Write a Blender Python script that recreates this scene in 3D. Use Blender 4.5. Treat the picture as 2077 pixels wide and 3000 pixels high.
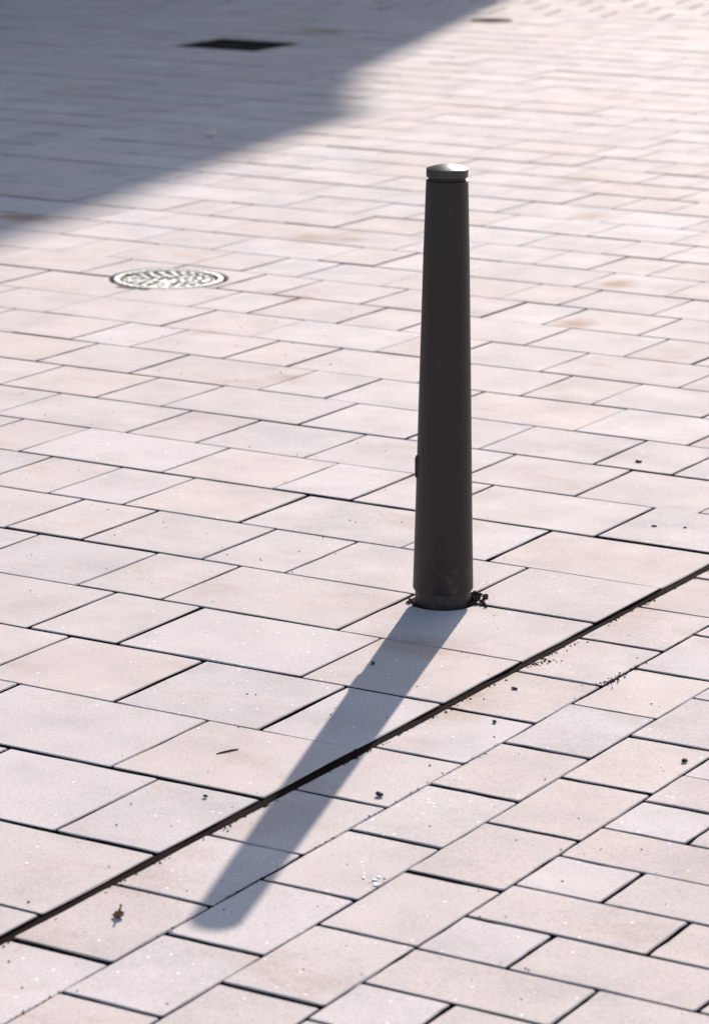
import bpy, bmesh, math, random
from mathutils import Vector, Matrix, noise

# ------------------------------------------------------------------ reset
for o in list(bpy.data.objects): bpy.data.objects.remove(o, do_unlink=True)
scene = bpy.context.scene
col = scene.collection
R = math.radians
rnd = random.Random(7)

# ------------------------------------------------------------------ camera
CAM_H = 1.72
PITCH, ROLL, AZ = 0.2470089, 0.0032474, 2.6025748 - math.pi
fw = Vector((math.sin(AZ) * math.cos(PITCH), math.cos(AZ) * math.cos(PITCH), -math.sin(PITCH)))
rt = Vector((math.cos(AZ), -math.sin(AZ), 0.0))
up = rt.cross(fw)
rt2 = rt * math.cos(ROLL) + up * math.sin(ROLL)
up2 = -rt * math.sin(ROLL) + up * math.cos(ROLL)
cd = bpy.data.cameras.new('camera')
cam = bpy.data.objects.new('camera', cd); col.objects.link(cam)
m = Matrix((rt2, up2, -fw)).transposed().to_4x4(); m.translation = Vector((0, 0, CAM_H))
cam.matrix_world = m
cd.sensor_fit = 'VERTICAL'; cd.sensor_height = 36.0; cd.sensor_width = 24.9
cd.lens = 9278.46 / 3000.0 * 36.0
cd.clip_start = 0.1; cd.clip_end = 2000
cd.dof.use_dof = True; cd.dof.focus_distance = 6.0
cd.dof.aperture_fstop = 7.6; cd.dof.aperture_blades = 0
scene.camera = cam
scene.render.resolution_x = 708; scene.render.resolution_y = 1024

# ------------------------------------------------------------------ light
SUN_EL = R(26.3)
SUN_AZ = math.atan2(-0.317, 0.948)              # direction to the sun on the ground, from +y towards +x
to_sun = Vector((math.sin(SUN_AZ) * math.cos(SUN_EL), math.cos(SUN_AZ) * math.cos(SUN_EL), math.sin(SUN_EL)))
w = bpy.data.worlds.new('World'); scene.world = w; w.use_nodes = True
nt = w.node_tree; nt.nodes.clear()
sky = nt.nodes.new('ShaderNodeTexSky'); sky.sky_type = 'NISHITA'; sky.sun_disc = False
sky.sun_elevation = SUN_EL; sky.sun_rotation = SUN_AZ
sky.air_density = 1.0; sky.dust_density = 1.0; sky.ozone_density = 1.0
bg = nt.nodes.new('ShaderNodeBackground'); bg.inputs['Strength'].default_value = 0.125
ow = nt.nodes.new('ShaderNodeOutputWorld')
nt.links.new(sky.outputs[0], bg.inputs[0]); nt.links.new(bg.outputs[0], ow.inputs[0])
sd = bpy.data.lights.new('sun', 'SUN'); sd.energy = 4.3; sd.angle = R(0.53); sd.color = (1.0, 0.94, 0.875)
sun = bpy.data.objects.new('sun', sd); col.objects.link(sun)
sun.rotation_euler = to_sun.to_track_quat('Z', 'Y').to_euler(); sun.location = (-20, 40, 30)
vs = scene.view_settings
vs.view_transform = 'Standard'; vs.look = 'None'; vs.gamma = 1.0; vs.use_curve_mapping = False
vs.exposure = 1.0

# ------------------------------------------------------------------ material helpers
def new_mat(name):
    mt = bpy.data.materials.new(name); mt.use_nodes = True
    n = mt.node_tree.nodes; l = mt.node_tree.links
    return mt, n, l, n['Principled BSDF']

def N(n, t, **kw):
    x = n.new(t)
    for k, v in kw.items():
        if hasattr(x, k): setattr(x, k, v)
        else: x.inputs[k].default_value = v
    return x

def ramp(n, stops):
    r = n.new('ShaderNodeValToRGB'); e = r.color_ramp.elements
    while len(e) > 1: e.remove(e[-1])
    e[0].position = stops[0][0]; e[0].color = stops[0][1]
    for p, c in stops[1:]:
        x = e.new(p); x.color = c
    return r

def grey(v): return (v, v, v, 1)

def mix(n, l, mode, fac, a, b):
    x = n.new('ShaderNodeMix'); x.data_type = 'RGBA'; x.blend_type = mode
    for sock, val in ((x.inputs[0], fac), (x.inputs[6], a), (x.inputs[7], b)):
        if isinstance(val, (int, float)): sock.default_value = val
        elif isinstance(val, tuple): sock.default_value = val
        else: l.new(val, sock)
    return x.outputs[2]

def math_n(n, l, op, a, b=None):
    x = n.new('ShaderNodeMath'); x.operation = op
    for i, v in enumerate((a, b)):
        if v is None: continue
        if isinstance(v, (int, float)): x.inputs[i].default_value = v
        else: l.new(v, x.inputs[i])
    return x.outputs[0]

# stone of the slabs: pale pinkish-beige artificial stone with fine aggregate, faint rusty blotches,
# a few quartz flecks; "tone" (corner colour) carries each slab's own batch: r value, g flecks, b warmth
KX0 = -2.640
def stone_material():
    mt, n, l, b = new_mat('slab_stone')
    geo = N(n, 'ShaderNodeNewGeometry'); pos = geo.outputs['Position']
    tone = N(n, 'ShaderNodeVertexColor', layer_name='tone')
    sep = N(n, 'ShaderNodeSeparateColor'); l.new(tone.outputs[0], sep.inputs[0])
    base = mix(n, l, 'MIX', sep.outputs[2], (0.452, 0.388, 0.370, 1), (0.463, 0.383, 0.348, 1))
    # broad soft clouding
    n1 = N(n, 'ShaderNodeTexNoise', Scale=5.0, Detail=5.0, Roughness=0.62); l.new(pos, n1.inputs['Vector'])
    r1 = ramp(n, [(0.3, grey(0.88)), (0.5, grey(1.0)), (0.72, grey(1.08))]); l.new(n1.outputs[0], r1.inputs[0])
    c = mix(n, l, 'MULTIPLY', 1.0, base, r1.outputs[0])
    # fine aggregate
    n2 = N(n, 'ShaderNodeTexNoise', Scale=240.0, Detail=3.0, Roughness=0.7); l.new(pos, n2.inputs['Vector'])
    r2 = ramp(n, [(0.28, grey(0.62)), (0.43, grey(0.95)), (0.58, grey(1.04)), (0.75, grey(1.26))]); l.new(n2.outputs[0], r2.inputs[0])
    c = mix(n, l, 'MULTIPLY', 0.9, c, r2.outputs[0])
    # dark grains
    v1 = N(n, 'ShaderNodeTexVoronoi', Scale=130.0); l.new(pos, v1.inputs['Vector'])
    rv = ramp(n, [(0.0, grey(1)), (0.10, grey(1)), (0.16, grey(0))]); l.new(v1.outputs['Distance'], rv.inputs[0])
    sc = N(n, 'ShaderNodeSeparateColor'); l.new(v1.outputs['Color'], sc.inputs[0])
    pick = math_n(n, l, 'GREATER_THAN', sc.outputs[0], 0.86)
    c = mix(n, l, 'MIX', math_n(n, l, 'MULTIPLY', math_n(n, l, 'MULTIPLY', pick, rv.outputs[0]), 0.5), c, (0.13, 0.105, 0.09, 1))
    # pale quartz flecks
    v2 = N(n, 'ShaderNodeTexVoronoi', Scale=75.0); l.new(pos, v2.inputs['Vector'])
    rq = ramp(n, [(0.0, grey(1)), (0.13, grey(1)), (0.22, grey(0))]); l.new(v2.outputs['Distance'], rq.inputs[0])
    sq = N(n, 'ShaderNodeSeparateColor'); l.new(v2.outputs['Color'], sq.inputs[0])
    thr = math_n(n, l, 'SUBTRACT', 1.0, math_n(n, l, 'MULTIPLY', sep.outputs[1], 0.13))
    pq = math_n(n, l, 'GREATER_THAN', sq.outputs[1], thr)
    c = mix(n, l, 'MIX', math_n(n, l, 'MULTIPLY', math_n(n, l, 'MULTIPLY', pq, rq.outputs[0]), 0.8), c, (0.80, 0.80, 0.82, 1))
    # faint rust / tea-brown blotches, drawn out a little along the courses
    mp = N(n, 'ShaderNodeMapping'); mp.inputs['Scale'].default_value = (1.0, 1.6, 1.0); l.new(pos, mp.inputs[0])
    n3 = N(n, 'ShaderNodeTexNoise', Scale=3.1, Detail=6.0, Roughness=0.7, Distortion=0.6); l.new(mp.outputs[0], n3.inputs['Vector'])
    r3 = ramp(n, [(0.57, grey(0.0)), (0.68, grey(0.45)), (0.78, grey(0.9))]); l.new(n3.outputs[0], r3.inputs[0])
    c = mix(n, l, 'MULTIPLY', r3.outputs[0], c, (0.86, 0.72, 0.60, 1))
    # single tea-brown spills
    wz = N(n, 'ShaderNodeTexNoise', Scale=9.0, Detail=4.0, Roughness=0.7); l.new(pos, wz.inputs['Vector'])
    for (sx, sy, rx_, ry_, amt) in ((-5.58, 9.009, .10, .11, .55), (-5.439, 9.064, .07, .08, .6), (-4.294, 8.769, .075, .10, .85), (-4.103, 8.121, .075, .09, .85),
                               (-5.44, 10.707, .08, .20, .5), (-4.986, 9.956, .08, .12, .6), (-6.653, 8.875, .16, .10, .9), (-4.405, 7.021, .07, .06, .5), (-5.02, 8.03, .06, .08, .5),
                               (-2.86, 5.02, .16, .09, .4), (-9.30, 15.15, .20, .16, .9)):
        mpp = N(n, 'ShaderNodeMapping'); mpp.vector_type = 'TEXTURE'; mpp.inputs['Location'].default_value = (sx, sy, 0); mpp.inputs['Scale'].default_value = (rx_, ry_, 1.0)
        l.new(pos, mpp.inputs[0])
        ln = N(n, 'ShaderNodeVectorMath', operation='LENGTH'); l.new(mpp.outputs[0], ln.inputs[0])
        dd = math_n(n, l, 'ADD', ln.outputs['Value'], math_n(n, l, 'MULTIPLY', math_n(n, l, 'SUBTRACT', wz.outputs[0], 0.5), 1.6))
        mr_ = N(n, 'ShaderNodeMapRange'); mr_.inputs[1].default_value = 0.25; mr_.inputs[2].default_value = 1.05; mr_.inputs[3].default_value = amt; mr_.inputs[4].default_value = 0.0
        l.new(dd, mr_.inputs[0])
        c = mix(n, l, 'MULTIPLY', mr_.outputs[0], c, (0.66, 0.48, 0.37, 1))
    # soil washed out of the long slot over the first border course
    sx_ = N(n, 'ShaderNodeSeparateXYZ'); l.new(pos, sx_.inputs[0])
    wx = N(n, 'ShaderNodeMapRange'); wx.inputs[1].default_value = KX0 + 0.005; wx.inputs[2].default_value = KX0 + 0.12; wx.inputs[3].default_value = 1.0; wx.inputs[4].default_value = 0.0
    l.new(sx_.outputs[0], wx.inputs[0])
    wl = math_n(n, l, 'GREATER_THAN', sx_.outputs[0], KX0)
    wn = ramp(n, [(0.38, grey(0)), (0.7, grey(0.8))]); l.new(n3.outputs[0], wn.inputs[0])
    c = mix(n, l, 'MULTIPLY', math_n(n, l, 'MULTIPLY', math_n(n, l, 'MULTIPLY', wx.outputs[0], wl), wn.outputs[0]), c, (0.80, 0.66, 0.55, 1))
    # per-slab value
    tv = N(n, 'ShaderNodeMapRange'); tv.inputs[3].default_value = 0.91; tv.inputs[4].default_value = 1.09
    l.new(sep.outputs[0], tv.inputs[0])
    vm = N(n, 'ShaderNodeVectorMath', operation='SCALE'); l.new(c, vm.inputs[0]); l.new(tv.outputs[0], vm.inputs['Scale'])
    l.new(vm.outputs[0], b.inputs['Base Color'])
    n4 = N(n, 'ShaderNodeTexNoise', Scale=7.0, Detail=3.0); l.new(pos, n4.inputs['Vector'])
    rr = N(n, 'ShaderNodeMapRange'); rr.inputs[1].default_value = 0.3; rr.inputs[2].default_value = 0.7
    rr.inputs[3].default_value = 0.83; rr.inputs[4].default_value = 0.95; l.new(n4.outputs[0], rr.inputs[0])
    l.new(rr.outputs[0], b.inputs['Roughness'])
    b.inputs['Specular IOR Level'].default_value = 0.10
    # relief
    n5 = N(n, 'ShaderNodeTexNoise', Scale=160.0, Detail=4.0, Roughness=0.65); l.new(pos, n5.inputs['Vector'])
    bp = N(n, 'ShaderNodeBump'); bp.inputs['Strength'].default_value = 0.35; bp.inputs['Distance'].default_value = 0.0016
    l.new(n5.outputs[0], bp.inputs['Height'])
    n6 = N(n, 'ShaderNodeTexNoise', Scale=11.0, Detail=3.0); l.new(pos, n6.inputs['Vector'])
    bp2 = N(n, 'ShaderNodeBump'); bp2.inputs['Strength'].default_value = 0.35; bp2.inputs['Distance'].default_value = 0.003
    l.new(n6.outputs[0], bp2.inputs['Height']); l.new(bp.outputs[0], bp2.inputs['Normal'])
    l.new(bp2.outputs[0], b.inputs['Normal'])
    return mt

def soil_material(name, dark, light, scale=220.0):
    mt, n, l, b = new_mat(name)
    geo = N(n, 'ShaderNodeNewGeometry')
    t = N(n, 'ShaderNodeTexNoise', Scale=scale, Detail=5.0, Roughness=0.7); l.new(geo.outputs['Position'], t.inputs['Vector'])
    r = ramp(n, [(0.3, (*dark, 1)), (0.7, (*light, 1))]); l.new(t.outputs[0], r.inputs[0])
    l.new(r.outputs[0], b.inputs['Base Color']); b.inputs['Roughness'].default_value = 0.97
    b.inputs['Specular IOR Level'].default_value = 0.02
    bp = N(n, 'ShaderNodeBump'); bp.inputs['Strength'].default_value = 0.7; bp.inputs['Distance'].default_value = 0.003
    l.new(t.outputs[0], bp.inputs['Height']); l.new(bp.outputs[0], b.inputs['Normal'])
    return mt

def plain_material(name, c0, c1, rough=0.6, metal=0.0, scale=60.0, bump=0.2, spec=0.5, dist=0.001):
    mt, n, l, b = new_mat(name)
    tc = N(n, 'ShaderNodeTexCoord')
    t = N(n, 'ShaderNodeTexNoise', Scale=scale, Detail=5.0, Roughness=0.65); l.new(tc.outputs['Object'], t.inputs['Vector'])
    r = ramp(n, [(0.35, (*c0, 1)), (0.68, (*c1, 1))]); l.new(t.outputs[0], r.inputs[0])
    l.new(r.outputs[0], b.inputs['Base Color']); b.inputs['Metallic'].default_value = metal
    mr = N(n, 'ShaderNodeMapRange'); mr.inputs[3].default_value = rough - 0.06; mr.inputs[4].default_value = rough + 0.08
    l.new(t.outputs[0], mr.inputs[0]); l.new(mr.outputs[0], b.inputs['Roughness'])
    b.inputs['Specular IOR Level'].default_value = spec
    bp = N(n, 'ShaderNodeBump'); bp.inputs['Strength'].default_value = bump; bp.inputs['Distance'].default_value = dist
    l.new(t.outputs[0], bp.inputs['Height']); l.new(bp.outputs[0], b.inputs['Normal'])
    return mt

M_stone = stone_material()
M_bed = soil_material('joint_soil', (0.008, 0.0052, 0.0045), (0.028, 0.018, 0.014))
M_soil = soil_material('loose_soil', (0.012, 0.008, 0.006), (0.055, 0.036, 0.025), 500.0)
M_slot = soil_material('slot_soil', (0.0055, 0.0027, 0.0021), (0.021, 0.0105, 0.0080), 350.0)
M_ground = soil_material('ground_stone', (0.30, 0.27, 0.25), (0.40, 0.365, 0.35), 6.0)
M_iron = plain_material('powder_coated_iron', (0.0140, 0.0068, 0.0058), (0.0225, 0.0112, 0.0096), 0.50, 0.0, 900.0, 0.35, 0.33, 0.0006)
def add_dust():
    n = M_iron.node_tree.nodes; l = M_iron.node_tree.links; b = n['Principled BSDF']
    old = b.inputs['Base Color'].links[0].from_socket
    tc = N(n, 'ShaderNodeTexCoord'); sz = N(n, 'ShaderNodeSeparateXYZ'); l.new(tc.outputs['Object'], sz.inputs[0])
    hz = N(n, 'ShaderNodeMapRange'); hz.inputs[1].default_value = 0.02; hz.inputs[2].default_value = 0.16; hz.inputs[3].default_value = 1.0; hz.inputs[4].default_value = 0.02
    l.new(sz.outputs[2], hz.inputs[0])
    t = N(n, 'ShaderNodeTexNoise', Scale=38.0, Detail=6.0, Roughness=0.7); l.new(tc.outputs['Object'], t.inputs['Vector'])
    r = ramp(n, [(0.50, grey(0)), (0.72, grey(0.55))]); l.new(t.outputs[0], r.inputs[0])
    l.new(mix(n, l, 'MIX', math_n(n, l, 'MULTIPLY', hz.outputs[0], r.outputs[0]), old, (0.085, 0.07, 0.06, 1)), b.inputs['Base Color'])
add_dust()
M_cap = plain_material('polished_cap_paint', (0.012, 0.010, 0.011), (0.018, 0.016, 0.017), 0.30, 0.0, 300.0, 0.05, 0.55, 0.0002)
M_grate = plain_material('dark_cast_iron', (0.006, 0.004, 0.0035), (0.018, 0.011, 0.009), 0.75, 0.0, 200.0, 0.4, 0.15)
M_rust = plain_material('rusty_iron', (0.014, 0.007, 0.005), (0.048, 0.022, 0.015), 0.92, 0.0, 90.0, 0.5, 0.05)
M_worn = plain_material('worn_cast_steel', (0.19, 0.165, 0.14), (0.58, 0.55, 0.51), 0.45, 0.5, 90.0, 0.8, 0.5, 0.003)
M_lid = plain_material('grimy_cast_steel', (0.060, 0.046, 0.038), (0.26, 0.225, 0.19), 0.55, 0.4, 160.0, 0.6, 0.5, 0.002)
M_leaf = plain_material('dry_leaf', (0.10, 0.035, 0.012), (0.30, 0.12, 0.035), 0.6, 0.0, 400.0, 0.4, 0.4)
M_pebble = plain_material('dark_stone', (0.018, 0.014, 0.013), (0.05, 0.04, 0.036), 0.7, 0.0, 600.0, 0.5, 0.3)
M_pale = plain_material('pale_stone', (0.45, 0.33, 0.26), (0.6, 0.5, 0.44), 0.7, 0.0, 600.0, 0.5, 0.3)
M_drop = plain_material('chalky_white', (0.62, 0.60, 0.57), (0.82, 0.82, 0.82), 0.6, 0.0, 500.0, 0.5, 0.4)
M_wall = plain_material('render_wall', (0.17, 0.145, 0.125), (0.24, 0.21, 0.18), 0.85, 0.0, 4.0, 0.3, 0.2, 0.004)
M_trim = plain_material('stone_trim', (0.34, 0.32, 0.29), (0.44, 0.42, 0.38), 0.8, 0.0, 9.0, 0.3, 0.2, 0.004)
M_roof = plain_material('slate_roof', (0.045, 0.048, 0.055), (0.085, 0.088, 0.095), 0.6, 0.0, 14.0, 0.4, 0.4, 0.006)
M_frame = plain_material('white_window_paint', (0.62, 0.61, 0.58), (0.74, 0.73, 0.70), 0.5, 0.0, 20.0, 0.05, 0.5)
M_door = plain_material('green_door_paint', (0.025, 0.05, 0.04), (0.04, 0.075, 0.06), 0.45, 0.0, 12.0, 0.1, 0.5)
M_glass = plain_material('window_glass', (0.02, 0.024, 0.028), (0.035, 0.04, 0.045), 0.08, 0.0, 2.0, 0.02, 0.8)

# ------------------------------------------------------------------ object helpers
def link(name, me, mat, parent=None):
    o = bpy.data.objects.new(name, me); col.objects.link(o)
    if mat is not None and not me.materials: me.materials.append(mat)
    if parent is not None: o.parent = parent
    return o

def from_bm(name, bm, mat, parent=None, smooth=False):
    me = bpy.data.meshes.new(name); bmesh.ops.recalc_face_normals(bm, faces=bm.faces[:])
    bm.to_mesh(me); bm.free()
    if smooth:
        for p in me.polygons: p.use_smooth = True
    return link(name, me, mat, parent)

def thing(name, label, cat, loc=(0, 0, 0), group=None):
    o = bpy.data.objects.new(name, None); col.objects.link(o); o.location = loc
    o.empty_display_size = 0.05
    tag(o, label, cat, group); return o

def tag(o, label, cat, group=None):
    o['label'] = label; o['category'] = cat
    if group: o['group'] = group

def box(bm, x0, x1, y0, y1, z0, z1):
    vs_ = [bm.verts.new(p) for p in ((x0, y0, z0), (x1, y0, z0), (x1, y1, z0), (x0, y1, z0), (x0, y0, z1), (x1, y0, z1), (x1, y1, z1), (x0, y1, z1))]
    for f in ((0, 3, 2, 1), (4, 5, 6, 7), (0, 1, 5, 4), (1, 2, 6, 5), (2, 3, 7, 6), (3, 0, 4, 7)):
        bm.faces.new([vs_[i] for i in f])

def lathe(bm, prof, seg=64, close_top=True, close_bottom=True):
    rings = []
    for r, z in prof:
        if r < 1e-6: rings.append([bm.verts.new((0, 0, z))])
        else: rings.append([bm.verts.new((r * math.cos(2 * math.pi * i / seg), r * math.sin(2 * math.pi * i / seg), z)) for i in range(seg)])
    for a, b in zip(rings, rings[1:]):
        for i in range(seg):
            j = (i + 1) % seg
            if len(a) == 1 and len(b) == 1: continue
            if len(a) == 1: bm.faces.new((a[0], b[i], b[j]))
            elif len(b) == 1: bm.faces.new((a[i], a[j], b[0]))
            else: bm.faces.new((a[i], a[j], b[j], b[i]))
    if close_bottom and len(rings[0]) > 1: bm.faces.new(rings[0][::-1])
    if close_top and len(rings[-1]) > 1: bm.faces.new(rings[-1])

def smooth_by_angle(o, deg=35):
    me = o.data
    for p in me.polygons: p.use_smooth = True
    bm = bmesh.new(); bm.from_mesh(me)
    for e in bm.edges:
        if len(e.link_faces) == 2 and e.calc_face_angle(0) > R(deg): e.smooth = False
    bm.to_mesh(me); bm.free()

# ------------------------------------------------------------------ ground
GAP = 1.85          # overall joint width
SURF = 0.0          # walking surface of the big slabs
bm = bmesh.new()
g = 600.0
vv = [bm.verts.new(p) for p in ((-g, -g, -0.050), (g, -g, -0.050), (g, g, -0.050), (-g, g, -0.050))]
bm.faces.new(vv)
ground = from_bm('ground', bm, M_ground); ground['kind'] = 'structure'

# ------------------------------------------------------------------ paving
Y0, DY, X0, DX = 3.529, 0.301321, -2.948594, 0.102992      # course lines and module of the big slabs
KX = [-2.640, -2.4535, -2.2835, -2.1145]                   # long joints: slot and the three border courses

# half widths (m) of single course joints: the ones that show wide and dark
WIDE = {0: 2.6, 1: 2.6, 2: 2.2, 3: 1.3, 4: 2.4, 5: 1.5, 6: 2.7, 7: 1.7, 8: 2.8, 9: 1.7, 10: 1.9, 11: 2.4, 12: 1.6,
        13: 1.2, 14: 1.0, 15: 2.1, 16: 1.3, 17: 2.2, 18: 1.6, 19: 2.5, 20: 1.8, 21: 1.5, 22: 2.2, 23: 1.9, 24: 2.4}

def clip(poly, px, py, nx, ny):
    out = []
    for i in range(len(poly)):
        a, b = poly[i], poly[(i + 1) % len(poly)]
        da = (a[0] - px) * nx + (a[1] - py) * ny; db = (b[0] - px) * nx + (b[1] - py) * ny
        if da >= 0: out.append(a)
        if (da >= 0) != (db >= 0):
            t = da / (da - db); out.append((a[0] + t * (b[0] - a[0]), a[1] + t * (b[1] - a[1])))
    return out

def inset_poly(poly, g):
    """poly counter-clockwise convex; g: inset of each edge"""
    n = len(poly); lines = []
    for i in range(n):
        a = Vector(poly[i]); b = Vector(poly[(i + 1) % n]); d = (b - a).normalized(); nn = Vector((-d.y, d.x))
        lines.append((a + nn * g[i % len(g)], d))
    out = []
    for i in range(n):
        p, d = lines[i - 1]; q, e = lines[i]
        cr = d.x * e.y - d.y * e.x
        if abs(cr) < 1e-6: out.append(tuple(q)); continue
        t = ((q.x - p.x) * e.y - (q.y - p.y) * e.x) / cr
        out.append((p.x + d.x * t, p.y + d.y * t))
    return out

def add_slab(bm, lay, poly, gaps, ztop, depth, tone, sub=3, jit=0.0010, bev=0.0016, tilt=0.0012):
    """one slab as a chamfered prism with slightly uneven arrises"""
    cx = sum(p[0] for p in poly) / len(poly); cy = sum(p[1] for p in poly) / len(poly)
    poly = inset_poly(poly, [q * GAP for q in gaps])
    if len(poly) < 3: return None
    tx, ty, dz = rnd.gauss(0, tilt), rnd.gauss(0, tilt), rnd.gauss(0, 0.0006)
    pts = []
    n = len(poly)
    for i in range(n):
        a = Vector(poly[i]); b = Vector(poly[(i + 1) % n]); L = (b - a).length
        if L < 1e-4: continue
        d = (b - a) / L; nn = Vector((-d.y, d.x))
        c0 = min(0.0035, L * 0.1)
        if sub < 0: pts.append((a.x, a.y)); continue
        ts = [c0 / L] + [(k + rnd.uniform(-.25, .25)) / (sub + 1) for k in range(1, sub + 1)] + [1 - c0 / L]
        for t in ts:
            p = a + d * (t * L) + nn * abs(rnd.gauss(0, jit)); pts.append((p.x, p.y))
    def zt(x, y): return ztop + dz + tx * (x - cx) + ty * (y - cy)
    ctr = Vector((cx, cy)); top, edge, bot = [], [], []
    for x, y in pts:
        v = Vector((x, y)); dirv = (ctr - v); bb = bev * rnd.uniform(0.7, 1.4)
        q = v + dirv.normalized() * bb * 1.25
        top.append(bm.verts.new((q.x, q.y, zt(q.x, q.y))))
        edge.append(bm.verts.new((x, y, zt(x, y) - bb)))
        bot.append(bm.verts.new((x, y, ztop - depth)))
    faces = [bm.faces.new(top)]
    for i in range(len(pts)):
        j = (i + 1) % len(pts)
        faces.append(bm.faces.new((edge[i], edge[j], top[j], top[i])))
        sf = bm.faces.new((bot[i], bot[j], edge[j], edge[i])); sf.material_index = 1; faces.append(sf)
    for f in faces:
        for lp in f.loops: lp[lay] = tone
    return True

def tone_of(lo=0.2, hi=0.8, fleck=0.25):
    return (rnd.uniform(lo, hi), max(0.0, min(1.0, fleck * rnd.uniform(0.3, 1.7))), rnd.random(), 1.0)

slabs = {}          # paving name -> list of (screen size, polygon, gaps, z, tone)

def view_size(poly):
    P_ = []
    for x, y in poly:
        d = Vector((x, y, -CAM_H)); z = d.dot(fw)
        if z < 0.5: return 0, False
        P_.append((d.dot(rt2) / z * 9278 + 1038, 1500 - d.dot(up2) / z * 9278))
    a = 0.5 * abs(sum(P_[i][0] * P_[i - 1][1] - P_[i - 1][0] * P_[i][1] for i in range(len(P_))))
    vis = any(-30 < p[0] < 2107 and -30 < p[1] < 3030 for p in P_)
    return a, vis

XL, XR, YB, YT = -13.38, 3.2, 1.0, 21.2        # the paved square
def in_square(poly):
    for q in ((XL, 0, 1, 0), (XR, 0, -1, 0), (0, YB, 0, 1), (0, YT, 0, -1)):
        poly = clip(poly, *q)
        if len(poly) < 3: return []
    return poly

def wanted(poly, mg=420):
    for x, y in poly:
        d = Vector((x, y, -CAM_H)); z = d.dot(fw)
        if z < 0.5: continue
        px = d.dot(rt2) / z * 9278 + 1038; py = 1500 - d.dot(up2) / z * 9278
        if -mg < px < 2077 + mg and -120 < py < 3000 + 500: return True
    return False

# joints read off the photograph, in modules along each course
JOINTS = {0: [-1], 1: [-2, 1], 2: [-4, 0], 3: [-5, -2, 1], 4: [-6, -4, 0], 5: [-10, -7, -5, -1], 6: [-11, -9, -6, -4, 0],
 7: [-14, -12, -10, -7, -3, -1], 8: [-17, -15, -11, -8, -6, -4, 0], 9: [-18, -14, -12, -9, -5, -2, 1], 10: [-20, -17, -15, -11, -8, -6, -3, -1],
 11: [-21, -18, -14, -12, -9, -5, -2], 12: [-24, -22, -20, -17, -15, -8, -6, -3], 13: [-28, -25, -21, -18, -14, -12, -9, -5],
 14: [-29, -25, -22, -20, -17, -15, -11, -8, -6], 15: [-32, -28, -18, -14, -12, -9], 16: [-31, -29, -26, -24, -22, -19, -15, -13, -10],
 17: [-33, -30, -27, -23, -21, -18, -14, -11], 18: [-36, -34, -32, -29, -25, -22, -20, -17, -15, -13], 19: [-37, -33, -31, -28, -26, -23, -19, -16],
 20: [-38, -36, -32, -30, -27, -22, -20, -18], 21: [-39, -37, -35, -31, -23, -19, -16], 22: [-38, -36, -30, -25, -22, -20, -18],
 23: [-49, -47, -40, -37, -35, -32, -26, -23, -19], 24: [-46, -43, -38, -34, -25, -22, -20], 25: [-42, -35, -28, -26],
 26: [-50, -36, -34, -31, -27, -25], 27: [-39, -37, -33, -30, -26, -24], 28: [-29, -27], 29: [-32]}

def split(nn, prev):
    """break a run of nn modules into slabs of 2, 3 or 4, avoiding the joints of the course before"""
    best = None
    for _ in range(60):
        parts, s = [], 0
        while s < nn:
            r_ = nn - s
            if r_ <= 4 and (r_ >= 2 or not parts): parts.append(r_); s = nn; break
            ch = [c for c in (2, 3, 4) if r_ - c >= 2]
            if not ch: parts.append(r_); s = nn; break
            c = rnd.choice(ch); parts.append(c); s += c
        acc, bad = 0, 0
        for q in parts[:-1]:
            acc += q; bad += (acc in prev)
        for a, b in zip(parts, parts[1:]): bad += 0.3 * (a == b)
        if any(q > 4 for q in parts): bad += 3
        if best is None or bad < best[0]: best = (bad, parts)
        if bad == 0: break
    return best[1]

ROWS = {}
prev = set()
for k in range(-9, 60):
    js = sorted(JOINTS.get(k, []))
    lo = -103
    pts = [lo] + js + [3]
    full = [lo]
    for a, b in zip(pts, pts[1:]):
        if b - a <= 0: continue
        if b - a <= 4: full.append(b); continue
        acc = a
        for q in split(b - a, {x - a for x in prev}):
            acc += q; full.append(acc)
    ROWS[k] = sorted(set(full)); prev = set(ROWS[k])

# far band of blocks laid askew beyond the big slabs
FA = R(11.0); F0 = (-8.42, 16.75)
e1 = (math.cos(FA), math.sin(FA)); e2 = (-math.sin(FA), math.cos(FA))

main = []
for k, xs in ROWS.items():
    ya, yb = Y0 + k * DY, Y0 + (k + 1) * DY
    ga = WIDE.get(k, None); gb = WIDE.get(k + 1, None)
    if ga is None: ga = rnd.uniform(1.2, 2.6); WIDE[k] = ga
    if gb is None: gb = rnd.uniform(1.2, 2.6); WIDE[k + 1] = gb
    for a, b in zip(xs, xs[1:]):
        xa, xb = X0 + a * DX, X0 + b * DX
        if b == 3: xb = KX[0] - 0.001
        poly = [(xa, ya), (xb, ya), (xb, yb), (xa, yb)]
        poly = clip(poly, F0[0], F0[1], -e2[0], -e2[1])
        if len(poly) >= 3: poly = in_square(poly)
        if len(poly) < 3: continue
        gx0, gx1 = rnd.choice((0.5, 0.9, 1.4, 1.8, 2.2)), rnd.choice((0.5, 0.9, 1.4, 1.8, 2.2))
        far_k = 1.0 + 1.0 * min(1.0, max(0.0, (k - 13) / 12.0))        # older, wider joints towards the houses
        gaps = [v * 0.001 * far_k * (rnd.uniform(0.15, 0.4) if rnd.random() < 0.13 else rnd.uniform(0.75, 1.25)) for v in (ga, gx1 * (1 if k < 16 else 0.55 / far_k), gb, gx0 * (1 if k < 16 else 0.55 / far_k))]
        if b == 3: gaps[1] = 0.003
        if len(poly) != 4: gaps = [0.0018] * len(poly)
        main.append((poly, gaps))

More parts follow.
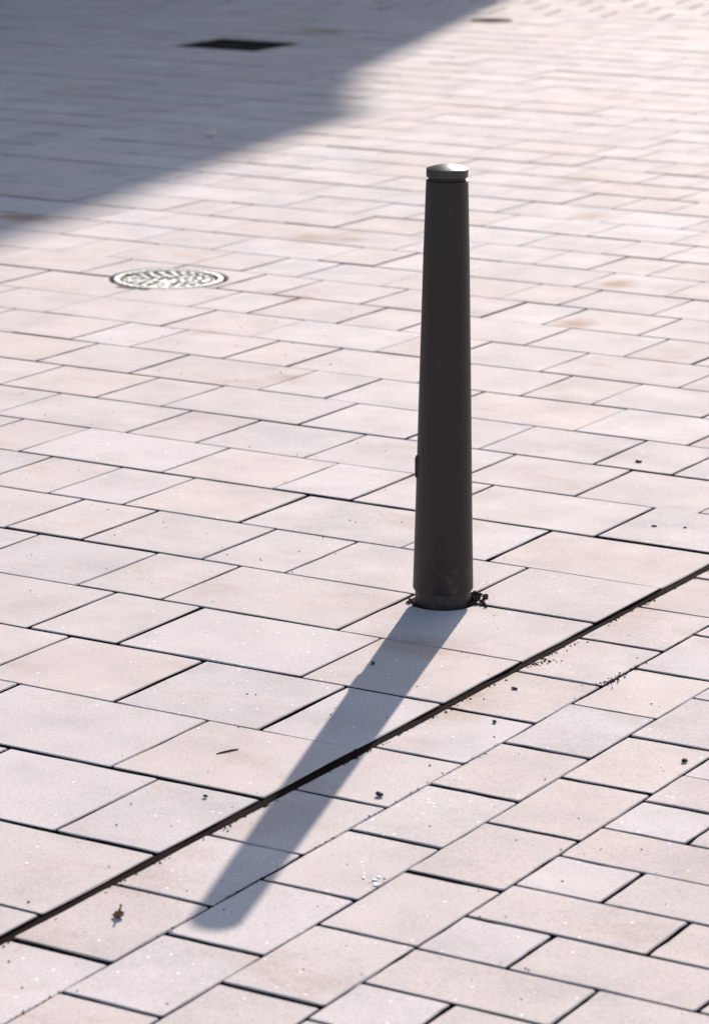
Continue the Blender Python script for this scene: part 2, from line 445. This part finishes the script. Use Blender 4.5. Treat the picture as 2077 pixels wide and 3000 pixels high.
STEP = -0.003       # border lies a little lower than the big slabs
border = []
for s in range(3):
    xa, xb = KX[s], KX[s + 1]
    ph, pt = ((3.433, 0.2585), (3.311, 0.2582), (3.456, 0.2585))[s]
    for i in range(-10, 60):
        ya, yb = ph + i * pt, ph + (i + 1) * pt
        left = xa + (0.005 if s == 0 else 0)
        poly = clip([(left, ya), (xb, ya), (xb, yb), (left, yb)], F0[0], F0[1], -e2[0], -e2[1])
        if len(poly) >= 3: poly = in_square(poly)
        if len(poly) < 3: continue
        gaps = [0.001 * rnd.uniform(1.5, 2.7), 0.001 * rnd.uniform(0.25, 0.6), 0.001 * rnd.uniform(1.5, 2.7), 0.0025 if s == 0 else 0.001 * rnd.uniform(0.25, 0.6)]
        border.append((poly, gaps))
small = []
RY, RD = 3.708, 0.1493
for i in range(-19, 100):
    ya, yb = RY + i * RD, RY + (i + 1) * RD
    xs = [KX[3]]
    # half-bond of short and long blocks, read off the photograph
    q = 2 if i % 2 else 1
    xs.append(xs[-1] + 0.148 * q)
    if i == -1: q = 2
    while xs[-1] < XR: xs.append(xs[-1] + 0.148 * rnd.choice((1, 2, 2) if len(xs) > 2 else (2,)))
    for a, b in zip(xs, xs[1:]):
        poly = clip([(a, ya), (b, ya), (b, yb), (a, yb)], F0[0], F0[1], -e2[0], -e2[1])
        if len(poly) >= 3: poly = in_square(poly)
        if len(poly) < 3: continue
        gaps = [0.001 * rnd.uniform(0.7, 1.9), 0.001 * rnd.uniform(0.7, 1.6), 0.001 * rnd.uniform(0.7, 1.9), 0.0006 if a == KX[3] else 0.001 * rnd.uniform(0.7, 1.6)]
        small.append((poly, gaps, b - a))
far = []
FL, FD = 0.345, 0.36
for i in range(0, 16):
    for j in range(-20, 40):
        off = (0.5 * FL if i % 2 else 0) + 0.06
        c = [(j * FL + off, i * FD), ((j + 1) * FL + off, i * FD), ((j + 1) * FL + off, (i + 1) * FD), (j * FL + off, (i + 1) * FD)]
        poly = [(F0[0] + u * e1[0] + v * e2[0], F0[1] + u * e1[1] + v * e2[1]) for u, v in c]
        poly = in_square(poly)
        if len(poly) >= 3: far.append((poly, [0.0028, 0.004, 0.0028, 0.004]))

def bed(name, poly, z, label_kind='structure'):
    bm = bmesh.new(); bot = [bm.verts.new((x, y, z - 0.03)) for x, y in poly]; top = [bm.verts.new((x, y, z)) for x, y in poly]
    bm.faces.new(top); bm.faces.new(bot[::-1])
    for i in range(len(poly)):
        j = (i + 1) % len(poly); bm.faces.new((bot[i], bot[j], top[j], top[i]))
    o = from_bm(name, bm, M_bed); o['kind'] = label_kind; return o

HOLES = []          # (x, y, radius) round cut-outs
BOL = (-2.9755, 5.3196)
MAN = (-5.535, 8.117)
GRATE = (-9.575, -9.025, 14.045, 14.575)
VALVE = (-8.80, 16.235)

def build_slab_objects(parent, items, name, ztop, cuts, limit=300):
    vis = []
    for it in items:
        a, v = view_size(it[0]); vis.append((a if v else 0, it))
    vis.sort(key=lambda t: -t[0])
    rest = bmesh.new(); lay_r = rest.loops.layers.float_color.new('tone'); nrest = 0
    for idx, (a, it) in enumerate(vis):
        poly, gaps = it[0], it[1]
        if len(it) > 2 and it[2] < 0.2: tn = tone_of(0.55, 0.95, 0.85); tn = (tn[0], tn[1], tn[2] * 0.25, 1)
        elif len(it) > 2: tn = tone_of(0.25, 0.55, 0.25); tn = (tn[0], tn[1], 0.6 + 0.4 * tn[2], 1)
        else:
            cx_ = sum(p[0] for p in poly) / len(poly)
            tn = tone_of(0.22, 0.72, 0.28)
            if rnd.random() < 0.12: tn = (rnd.uniform(.7, .95), 0.7, 0.1, 1)
        need = [c for c in cuts if c[0](poly)]
        if idx < limit and a > 0 or need:
            bm = bmesh.new(); lay = bm.loops.layers.float_color.new('tone')
            add_slab(bm, lay, poly, gaps, ztop, 0.045, tn)
            if need:
                bm.faces.new([v for v in bm.verts if abs(v.co.z - (ztop - 0.045)) < 1e-6][::-1]) if False else None
                bmesh.ops.holes_fill(bm, edges=[e for e in bm.edges if e.is_boundary])
            cx = sum(p[0] for p in poly) / len(poly); cy = sum(p[1] for p in poly) / len(poly)
            bmesh.ops.translate(bm, verts=bm.verts[:], vec=(-cx, -cy, -ztop))
            o = from_bm(name, bm, M_stone, parent); o.data.materials.append(M_bed); o.location = (cx, cy, ztop)
            for c in need:
                cut = c[1]
                md = o.modifiers.new('cut', 'BOOLEAN'); md.operation = 'DIFFERENCE'; md.object = cut; md.solver = 'EXACT'
                bpy.context.view_layer.update()
                dg = bpy.context.evaluated_depsgraph_get()
                me = bpy.data.meshes.new_from_object(o.evaluated_get(dg))
                o.modifiers.clear(); o.data = me
                if 'tone' in me.color_attributes:
                    ca = me.color_attributes['tone']
                    for d in ca.data:
                        if d.color[0] + d.color[1] + d.color[2] < 0.01: d.color = tn
                if not me.materials: me.materials.append(M_stone)
        else:
            add_slab(rest, lay_r, poly, gaps, ztop, 0.045, tn, sub=1 if wanted(poly, 250) else -1); nrest += 1
    if nrest:
        o = from_bm(name, rest, M_stone, parent); o.data.materials.append(M_bed); o['kind'] = 'stuff'
    else: rest.free()

def cutter_cyl(x, y, r):
    bm = bmesh.new(); lathe(bm, [(r, -0.2), (r, 0.2)], 72); bmesh.ops.translate(bm, verts=bm.verts[:], vec=(x, y, 0))
    return from_bm('cutter', bm, None)

def cutter_box(x0, x1, y0, y1):
    bm = bmesh.new(); box(bm, x0, x1, y0, y1, -0.2, 0.2); return from_bm('cutter', bm, None)

def near_circle(x, y, r):
    def f(poly):
        xs = [p[0] for p in poly]; ys = [p[1] for p in poly]
        dx = max(min(xs) - x, 0, x - max(xs)); dy = max(min(ys) - y, 0, y - max(ys))
        return dx * dx + dy * dy < r * r
    return f

def near_box(x0, x1, y0, y1):
    def f(poly):
        xs = [p[0] for p in poly]; ys = [p[1] for p in poly]
        return min(xs) < x1 and max(xs) > x0 and min(ys) < y1 and max(ys) > y0
    return f

cuts = [(near_circle(*BOL, 0.066), cutter_cyl(*BOL, 0.066)),
        (near_circle(*MAN, 0.188), cutter_cyl(*MAN, 0.188)),
        (near_box(-5.595, -5.475, 7.905, 7.935), cutter_box(-5.595, -5.475, 7.905, 7.935)),
        (near_circle(*VALVE, 0.125), cutter_cyl(*VALVE, 0.125)),
        (near_box(*GRATE), cutter_box(*GRATE))]
for _, c in cuts: c.hide_render = True

BEDZ = -0.018
plaza = bed('plaza_pavement', [(XL, YB), (KX[0] + 0.006, YB), (KX[0] + 0.006, YT), (XL, YT)], BEDZ)
build_slab_objects(plaza, main, 'paving_slab', SURF, cuts)
bm = bmesh.new(); ny = 260; prevv = None       # soil standing in the long slot
for i in range(ny + 1):
    y = YB + 0.1 + 12.0 * i / ny
    r_ = [bm.verts.new((KX[0] + x, y, z + rnd.gauss(0, 0.0009))) for x, z in ((-0.012, -0.0045), (-0.004, -0.0048), (0.005, -0.0055), (0.013, -0.0065))]
    if prevv:
        for a in range(3): bm.faces.new((prevv[a], prevv[a + 1], r_[a + 1], r_[a]))
    prevv = r_
from_bm('joint_soil', bm, M_slot, plaza)['kind'] = 'stuff'
brd = bed('border_pavement', [(KX[0] + 0.006, YB), (KX[3], YB), (KX[3], YT), (KX[0] + 0.006, YT)], BEDZ + STEP)
build_slab_objects(brd, border, 'border_slab', STEP, [])
sml = bed('block_pavement', [(KX[3], YB), (XR, YB), (XR, YT), (KX[3], YT)], BEDZ + STEP)
build_slab_objects(sml, small, 'paving_block', STEP, [])
fb = bed('far_pavement', [(F0[0] + u * e1[0] + v * e2[0], F0[1] + u * e1[1] + v * e2[1]) for u, v in ((-5.2, 0.0), (12.4, 0.0), (11.5, 2.6), (-4.2, 5.2))], BEDZ + 0.002)
build_slab_objects(fb, far, 'far_block', SURF, [])
for _, c in cuts: bpy.data.objects.remove(c, do_unlink=True)

# ------------------------------------------------------------------ bollard
t = thing('bollard', 'tall dark tapering iron bollard with domed cap standing on the pale slabs', 'bollard', (BOL[0], BOL[1], 0))
bm = bmesh.new()
lathe(bm, [(0.0545, -0.06), (0.0555, 0.0), (0.0555, 0.026), (0.0545, 0.0285), (0.050, 0.0295)], 96)
smooth_by_angle(from_bm('base_collar', bm, M_iron, t))
bm = bmesh.new()
lathe(bm, [(0.050, 0.0285), (0.0575, 0.0275), (0.0595, 0.0285), (0.0602, 0.0315), (0.0570, 0.16), (0.0520, 0.40), (0.0452, 0.70), (0.0412, 0.838), (0.0408, 0.8455), (0.0385, 0.8470), (0.030, 0.8472)], 96)
post = from_bm('post', bm, M_iron, t); smooth_by_angle(post, 40)
bm = bmesh.new()
lathe(bm, [(0.0362, 0.844), (0.0362, 0.856)], 96)
smooth_by_angle(from_bm('neck', bm, M_iron, t))
bm = bmesh.new()
pr = [(0.030, 0.8525), (0.0390, 0.8520), (0.0404, 0.8530), (0.0407, 0.855), (0.0407, 0.8684), (0.0403, 0.8690)]
for i in range(1, 13):
    a = i / 12.0; pr.append((0.0403 * (1 - a), 0.8690 + 0.0080 * (1 - (1 - a) ** 2)))
lathe(bm, pr, 96)
smooth_by_angle(from_bm('cap', bm, M_cap, t), 28)
# lock plate on the side of the post
ang = math.atan2(-rt.y, -rt.x)
bm = bmesh.new()
box(bm, 0.044, 0.0580, -0.014, 0.014, 0.0, 0.044)
bmesh.ops.bevel(bm, geom=bm.edges[:], offset=0.002, segments=2, affect='EDGES')
pl = from_bm('lock_plate', bm, M_iron, t); pl.location = (0, 0, 0.256); pl.rotation_euler = (0, 0, ang)

# ------------------------------------------------------------------ round cover
t = thing('manhole_cover', 'round worn metal manhole cover set in the sunlit slabs', 'manhole cover', (MAN[0], MAN[1], 0))
bm = bmesh.new()
lathe(bm, [(0.153, -0.05), (0.1705, -0.05), (0.171, -0.001), (0.170, 0.001), (0.157, 0.001), (0.1555, -0.001), (0.153, -0.012)], 96, False, False)
smooth_by_angle(from_bm('frame', bm, M_worn, t))
bm = bmesh.new()
lathe(bm, [(0.143, -0.05), (0.1445, -0.005), (0.143, -0.003), (0.139, -0.003), (0.138, -0.008), (0.05, -0.008), (0.0, -0.008)], 96)
lid = from_bm('lid', bm, M_lid, t); smooth_by_angle(lid)
def stud(bm, r0, r1, a0, a1, z0, z1):
    c = []
    for z, s in ((z0, 0.0), (z1, 0.0015)):
        for r_, a in ((r0 + s, a0 + s / r0), (r1 - s, a0 + s / r1), (r1 - s, a1 - s / r1), (r0 + s, a1 - s / r0)):
            c.append(bm.verts.new((r_ * math.cos(a), r_ * math.sin(a), z)))
    for f in ((4, 5, 6, 7), (0, 1, 5, 4), (1, 2, 6, 5), (2, 3, 7, 6), (3, 0, 4, 7)): bm.faces.new([c[i] for i in f])
for r0, r1, n_, ph in ((0.116, 0.134, 22, 0.0), (0.089, 0.107, 17, 0.1), (0.062, 0.080, 12, 0.2), (0.034, 0.053, 7, 0.0)):
    bm = bmesh.new()
    for i in range(n_):
        a0 = 2 * math.pi * (i + ph) / n_; a1 = a0 + 2 * math.pi / n_ * rnd.uniform(0.45, 0.68)
        stud(bm, r0, r1, a0, a1, -0.009, -0.0005 + rnd.uniform(-0.002, 0.001))
    from_bm('raised_ring', bm, M_worn, lid)
for s in (-1, 1):
    bm = bmesh.new(); box(bm, 0.146 * s - 0.014, 0.146 * s + 0.014, -0.009, 0.009, -0.02, 0.0012)
    from_bm('key_slot', bm, M_grate, lid)

# ------------------------------------------------------------------ square drain in the shade
gx0, gx1, gy0, gy1 = GRATE
t = thing('drain_grate', 'square dark iron drain grate let into the shaded slabs', 'drain grate', ((gx0 + gx1) / 2, (gy0 + gy1) / 2, 0))
hx, hy = (gx1 - gx0) / 2 - 0.004, (gy1 - gy0) / 2 - 0.004
bm = bmesh.new()
for a in ((-hx, hx, -hy, -hy + 0.03), (-hx, hx, hy - 0.03, hy), (-hx, -hx + 0.03, -hy + 0.0301, hy - 0.0301), (hx - 0.03, hx, -hy + 0.0301, hy - 0.0301)):
    box(bm, *a, -0.05, -0.006)
from_bm('frame', bm, M_grate, t)
bm = bmesh.new(); box(bm, -hx + 0.031, hx - 0.031, -hy + 0.031, hy - 0.031, -0.0585, -0.048)
from_bm('pit_floor', bm, M_bed, t)
nb = 9
for i in range(nb):
    y = -hy + 0.03 + (2 * hy - 0.06) * (i + 0.5) / nb
    bm = bmesh.new(); box(bm, -hx + 0.028, hx - 0.028, y - 0.008, y + 0.008, -0.047, -0.014)
    from_bm('bar', bm, M_grate, t)

# ------------------------------------------------------------------ small valve cover
t = thing('valve_cover', 'small rusty valve cover beside the edge of the large shadow', 'valve cover', (VALVE[0], VALVE[1], 0))
bm = bmesh.new()
lathe(bm, [(0.105, -0.045), (0.121, -0.045), (0.121, 0.002), (0.118, 0.004), (0.107, 0.004), (0.105, 0.0)], 48, False, False)
smooth_by_angle(from_bm('frame', bm, M_rust, t))
bm = bmesh.new()
lathe(bm, [(0.101, -0.045), (0.101, 0.0), (0.097, 0.003), (0.06, 0.003), (0.055, -0.002), (0.03, -0.002), (0.026, 0.003), (0.0, 0.003)], 48)
smooth_by_angle(from_bm('lid', bm, M_rust, t))

# ------------------------------------------------------------------ loose bits
def lump(bm, c, r, flat=0.7, seed=0):
    mt_ = Matrix.Translation(c) @ Matrix.Rotation(rnd.uniform(0, 6.28), 4, 'Z') @ Matrix.Diagonal((r * rnd.uniform(.8, 1.35), r * rnd.uniform(.7, 1.1), r * flat, 1))
    ret = bmesh.ops.create_icosphere(bm, subdivisions=1, radius=1.0, matrix=mt_)
    for v in ret['verts']:
        v.co += Vector((rnd.gauss(0, .12), rnd.gauss(0, .12), rnd.gauss(0, .1))) * r

def pebble(x, y, r, label, mat=None, z=0.0, flat=0.7, sub=2, cat='pebble'):
    bm = bmesh.new()
    mt_ = Matrix.Rotation(rnd.uniform(0, 6.28), 4, 'Z') @ Matrix.Diagonal((r * 1.25, r * 0.9, r * flat, 1))
    ret = bmesh.ops.create_icosphere(bm, subdivisions=sub, radius=1.0, matrix=mt_)
    sd_ = rnd.uniform(0, 99)
    for v in ret['verts']:
        v.co += v.co.normalized() * noise.noise(v.co / r * 1.1 + Vector((sd_, 0, 0))) * r * 0.45
    zm = min(v.co.z for v in bm.verts)
    bmesh.ops.translate(bm, verts=bm.verts[:], vec=(0, 0, -zm - 0.0004))
    o = from_bm('pebble', bm, mat or M_pebble, None, True); o.location = (x, y, z)
    tag(o, label, cat); return o

pebble(-2.493, 4.250, 0.0058, 'dark pebble on the border slabs beside the end of the bollard shadow', z=STEP)
pebble(-2.140, 4.669, 0.0050, 'dark pebble on the third border course next to the small blocks', z=STEP)
pebble(-2.874, 4.874, 0.0042, 'small dark pebble lying within the shadow of the bollard')
pebble(-2.581, 4.884, 0.0050, 'dark crumb-like pebble on the first border course right below the slot', z=STEP, flat=0.5)
pebble(-2.518, 4.692, 0.0036, 'tiny dark pebble on the border between two cross joints', z=STEP)
pebble(-3.175, 6.620, 0.0075, 'flat dark pebble on a big slab well behind the bollard', flat=0.45)
pebble(-2.875, 6.080, 0.0052, 'blackish pebble on the large slab behind the bollard near the long slot', flat=0.5)
pebble(-2.813, 6.104, 0.0036, 'very small black pebble beside a larger one near the long slot')
pebble(-2.727, 4.089, 0.0034, 'tiny black pebble on the big slab left of the bollard shadow')
pebble(-7.305, 11.035, 0.018, 'pale stone lying in the building shadow', M_pale, flat=0.7)

# pale bird dropping on the border
bm = bmesh.new()
for i in range(13):
    a = rnd.uniform(0, 6.28); d = abs(rnd.gauss(0, 0.010))
    lump(bm, (d * math.cos(a) * 1.3, d * math.sin(a), 0.0004), rnd.uniform(0.002, 0.0055), 0.22)
o = from_bm('bird_dropping', bm, M_drop, None, True); o.location = (-2.302, 3.914, STEP)
tag(o, 'small white bird dropping on the border slabs', 'dropping')

# dry leaf: cupped blade with an upright stalk
t = thing('dry_leaf', 'curled brown dry leaf with upright stalk on the border slab', 'leaf', (-2.545, 3.583, STEP))
bm = bmesh.new(); nu, nv = 9, 7; grid = []
for i in range(nu):
    rowv = []
    u = i / (nu - 1) * 2 - 1
    for j in range(nv):
        v = j / (nv - 1) * 2 - 1
        wd = math.sqrt(max(0.0, 1 - abs(u) ** 1.7)) * (1 + 0.12 * math.sin(9 * u))
        x = u * 0.0092; y = v * 0.0058 * wd
        z = 0.0010 + 0.0105 * (v * wd) ** 2 * (1 + 0.35 * u) + 0.005 * abs(u) ** 2.2 + rnd.uniform(-.0004, .0004)
        rowv.append(bm.verts.new((x, y, z)))
    grid.append(rowv)
for i in range(nu - 1):
    for j in range(nv - 1): bm.faces.new((grid[i][j], grid[i + 1][j], grid[i + 1][j + 1], grid[i][j + 1]))
bmesh.ops.remove_doubles(bm, verts=bm.verts[:], dist=1e-5)
bmesh.ops.solidify(bm, geom=bm.faces[:], thickness=0.0006)
bl = from_bm('blade', bm, M_leaf, t, True); bl.rotation_euler = (R(14), R(-6), R(20))
def tube(bm, pts, rad, seg=6):
    rings = []
    for i, p in enumerate(pts):
        p = Vector(p); q = Vector(pts[min(i + 1, len(pts) - 1)]); o_ = Vector(pts[max(i - 1, 0)]); d = (q - o_).normalized()
        a = d.orthogonal().normalized(); b_ = d.cross(a); r_ = rad[i] if isinstance(rad, (list, tuple)) else rad
        rings.append([bm.verts.new(p + (a * math.cos(2 * math.pi * k / seg) + b_ * math.sin(2 * math.pi * k / seg)) * r_) for k in range(seg)])
    for a, b_ in zip(rings, rings[1:]):
        # match ring starts
        off = min(range(seg), key=lambda s: (a[0].co - b_[s].co).length)
        for k in range(seg): bm.faces.new((a[k], a[(k + 1) % seg], b_[(k + 1 + off) % seg], b_[(k + off) % seg]))
    bm.faces.new(rings[0][::-1]); bm.faces.new(rings[-1])
bm = bmesh.new()
tube(bm, [(0.0, 0.0, 0.002), (0.0006, 0.001, 0.009), (0.0018, 0.002, 0.016), (0.003, 0.0022, 0.0215)], [0.0020, 0.0017, 0.0014, 0.0021])
from_bm('stalk', bm, M_leaf, t, True)

# twig
bm = bmesh.new()
tube(bm, [(-0.009, -0.0195, 0.0013), (-0.003, -0.007, 0.0018), (0.003, 0.006, 0.0020), (0.009, 0.0195, 0.0014)], [0.0009, 0.0013, 0.0014, 0.0010])
o = from_bm('twig', bm, M_soil, None, True); o.location = (-2.824, 4.3025, 0.0)
tag(o, 'thin dark twig lying on a big slab left of the bollard shadow', 'twig')

# soil clump at the foot of the bollard
bm = bmesh.new()
for i in range(46):
    a = AZ * -1 + rnd.uniform(-0.9, 0.9); r_ = rnd.uniform(0.060, 0.094)
    d = rt * math.cos(rnd.uniform(-0.9, 0.9)) + Vector((fw.x, fw.y, 0)).normalized() * rnd.uniform(-0.35, 0.75)
    d = Vector((d.x, d.y, 0)).normalized()
    lump(bm, (d.x * r_, d.y * r_, 0.001 + max(0, 0.008 - abs(r_ - 0.07) * 0.3) * rnd.random()), rnd.uniform(0.0025, 0.0062), 0.75)
o = from_bm('soil_clump', bm, M_soil, None); o.location = (BOL[0], BOL[1], 0.0)
tag(o, 'crumbly dark soil heaped against the sunlit side of the bollard foot', 'soil')
bm = bmesh.new()
for i in range(14):
    d = -rt + Vector((fw.x, fw.y, 0)).normalized() * rnd.uniform(-0.7, 0.2); d = Vector((d.x, d.y, 0)).normalized()
    r_ = rnd.uniform(0.059, 0.072); lump(bm, (d.x * r_, d.y * r_, 0.001), rnd.uniform(0.002, 0.004), 0.7)
o = from_bm('soil_clump', bm, M_soil, None); o.location = (BOL[0], BOL[1], 0.0)
tag(o, 'few dark soil crumbs at the bollard foot beside its shadow', 'soil')
# soil packed in the ring round the bollard foot
bm = bmesh.new()
lathe(bm, [(0.054, -0.02), (0.054, -0.004), (0.060, -0.003), (0.0665, -0.006), (0.0665, -0.02)], 64, False, False)
o = from_bm('packed_soil', bm, M_soil, None); o.location = (BOL[0], BOL[1], 0); o['kind'] = 'stuff'
tag(o, 'ring of dark packed soil filling the gap round the bollard', 'soil')

# crumbs along the slot and scattered grit: nobody could count it
bm = bmesh.new()
for i in range(400):
    y = rnd.uniform(3.1, 6.2)
    dens = 0.35 + 0.65 * max(0, noise.noise(Vector((y * 3.1, 0.3, 0))) + 0.35)
    if rnd.random() > dens: continue
    if 4.75 < y < 5.4 and rnd.random() < 0.65: d = abs(rnd.gauss(0, 0.020))
    else: d = abs(rnd.gauss(0, 0.006))
    r_ = rnd.uniform(0.0008, 0.0026) * (1.4 if rnd.random() < 0.12 else 1)
    x = KX[0] + 0.009 + d
    lump(bm, (x, y, STEP + 0.0004), r_, 0.6)
for i in range(170):        # in the first border joint
    y = rnd.uniform(3.2, 6.0)
    lump(bm, (KX[1] + rnd.gauss(0, 0.003), y, STEP + 0.0002), rnd.uniform(0.0006, 0.0020), 0.6)
for i in range(40):
    lump(bm, (KX[1] + rnd.gauss(0, 0.006), 5.02 + rnd.gauss(0, 0.03), STEP + 0.0004), rnd.uniform(0.0008, 0.0030), 0.6)
for i in range(45):
    lump(bm, (-2.629 + abs(rnd.gauss(0, 0.016)), 5.055 + rnd.gauss(0, 0.02), STEP + 0.0004), rnd.uniform(0.001, 0.0034), 0.5)
o = from_bm('soil_crumbs', bm, M_soil); o['kind'] = 'stuff'
tag(o, 'dark soil crumbs strewn along the long slot beside the border slabs', 'soil')
bm = bmesh.new()
for i in range(330):
    y = rnd.uniform(3.1, 7.8); x0_ = -2.45 - (y - 3.2) * 0.76; x = rnd.uniform(x0_ - 0.2, x0_ + 1.5)
    if x > KX[0] - 0.01 and x < KX[0] + 0.02: continue
    z = 0.0 if x < KX[0] else STEP
    lump(bm, (x, y, z + 0.0003), rnd.uniform(0.0007, 0.0021), 0.7)
o = from_bm('grit', bm, M_pebble); o['kind'] = 'stuff'
tag(o, 'sparse dark grit scattered over the pale slabs', 'grit')

# ------------------------------------------------------------------ building whose corner casts the big shadow
def house(corner, H_E, Wd, Dp, label, nx, ny, door_i, face_side, o_=0.29):
    t = thing('town_house', label, 'house', (corner[0], corner[1], -0.06), 'houses round the square')
    # local frame: origin is the back right corner; the house reaches to -x and -y
    x0, x1, y0, y1 = -Wd, 0.0, -Dp, 0.0
    bm = bmesh.new(); box(bm, x0, x1, y0, y1, 0.0, H_E + 0.06); from_bm('wall', bm, M_wall, t)
    bm = bmesh.new(); box(bm, x0 - 0.06, x1 + 0.06, y0 - 0.06, y1 + 0.06, 0.0, 0.7); from_bm('plinth', bm, M_trim, t)
    bm = bmesh.new(); box(bm, x0 - o_, x1 + o_, y0 - o_, y1 + o_, H_E - 0.02, H_E + 0.16); cn = from_bm('cornice', bm, M_trim, t)
    for a, za, zb in ((0.22, 0.19, 0.021), (0.15, 0.42, 0.191), (0.08, 0.74, 0.421)):
        bm = bmesh.new(); box(bm, x0 - a, x1 + a, y0 - a, y1 + a, H_E - za, H_E - zb); from_bm('moulding', bm, M_trim, cn)
    bm = bmesh.new()
    lv = [(o_ - 0.04, H_E + 0.161), (o_ - 0.42, H_E + 2.25), (-2.6, H_E + 3.6)]
    rings = [[bm.verts.new(p) for p in ((x0 - a, y0 - a, z), (x1 + a, y0 - a, z), (x1 + a, y1 + a, z), (x0 - a, y1 + a, z))] for a, z in lv]
    for a, b in zip(rings, rings[1:]):
        for i in range(4): bm.faces.new((a[i], a[(i + 1) % 4], b[(i + 1) % 4], b[i]))
    bm.faces.new(rings[0][::-1]); bm.faces.new(rings[-1])
    rf = from_bm('roof', bm, M_roof, t)
    for cx in (0.25, 0.75):
        bm = bmesh.new(); box(bm, x0 + Wd * cx - 0.55, x0 + Wd * cx + 0.55, -Dp / 2 - 0.4, -Dp / 2 + 0.4, H_E + 2.2, H_E + 5.0); from_bm('chimney', bm, M_wall, rf)
    def put(x, y, z, rz):
        wo = link('window', WIN[0], None, t); wo.location = (x, y, z); wo.rotation_euler = (0, 0, rz)
        link('pane', WIN[1], None, wo); link('sill', WIN[2], None, wo)
    def xs(i): return x0 + 1.6 + i * (Wd - 3.2) / (nx - 1)
    def ys(i): return y0 + 1.7 + i * (Dp - 3.4) / (ny - 1)
    for fl in range(int(H_E / 3.0)):
        z = 1.25 + fl * 2.95
        for i in range(nx):
            if not (fl == 0 and i == door_i and not face_side): put(xs(i), y0 - 0.012, z, 0)
        for i in range(ny):
            if not (fl == 0 and i == door_i and face_side): put(x1 + 0.012, ys(i), z, math.pi / 2)
    bm = bmesh.new(); box(bm, -0.6, 0.6, -0.09, -0.065, 0.12, 2.5); dr = from_bm('door', bm, M_door, t)
    bm = bmesh.new(); box(bm, 0.44, 0.5, -0.14, -0.0905, 1.1, 1.25); from_bm('handle', bm, M_worn, dr)
    bm = bmesh.new(); box(bm, -0.9, 0.9, -0.75, -0.0605, 0.0, 0.118); st = from_bm('doorstep', bm, M_trim, t)
    for o in (dr, st):
        if face_side: o.location = (x1, ys(door_i), 0); o.rotation_euler = (0, 0, math.pi / 2)
        else: o.location = (xs(door_i), y0, 0)

def win_mesh(wd, ht):
    f = bmesh.new()
    for a in ((-wd / 2, -wd / 2 + .07), (wd / 2 - .07, wd / 2), (-.03, .03)): box(f, a[0], a[1], -0.05, 0.03, 0.0701, ht - 0.0701)
    box(f, -wd / 2, wd / 2, -0.05, 0.03, 0.0, 0.07); box(f, -wd / 2, wd / 2, -0.05, 0.03, ht - .07, ht)
    g_ = bmesh.new()
    for s in (-1, 1): box(g_, min(s * .031, s * (wd / 2 - .071)), max(s * .031, s * (wd / 2 - .071)), -0.012, 0.02, .071, ht - .071)
    s_ = bmesh.new(); box(s_, -wd / 2 - .12, wd / 2 + .12, -0.16, 0.02, -0.10, -0.002)
    out = []
    for nme, b_, mm in (('window', f, M_frame), ('pane', g_, M_glass), ('sill', s_, M_trim)):
        me = bpy.data.meshes.new(nme); bmesh.ops.recalc_face_normals(b_, faces=b_.faces[:]); b_.to_mesh(me); b_.free(); me.materials.append(mm); out.append(me)
    return out
WIN = win_mesh(1.1, 1.75)

# the eaves of its back corner fall on the paving at EAVE_SH; the corner stands DIST metres sunward of that
EAVE_SH = Vector((-7.38, 11.55, 0)); DIST = 26.0
cor = EAVE_SH + Vector((to_sun.x, to_sun.y, 0)).normalized() * DIST
house((cor.x, cor.y), DIST * math.tan(SUN_EL) - 0.1, 17.0, 9.0, 'rendered town house with slate mansard whose corner casts the large shadow', 6, 3, 2, False)
house((-13.5, 22.4), 19.0, 10.0, 13.5, 'unseen rendered town house added to block sky over the shaded side of the square', 4, 5, 2, True)  # added outside the view; its height cuts off sky and deepens the shade
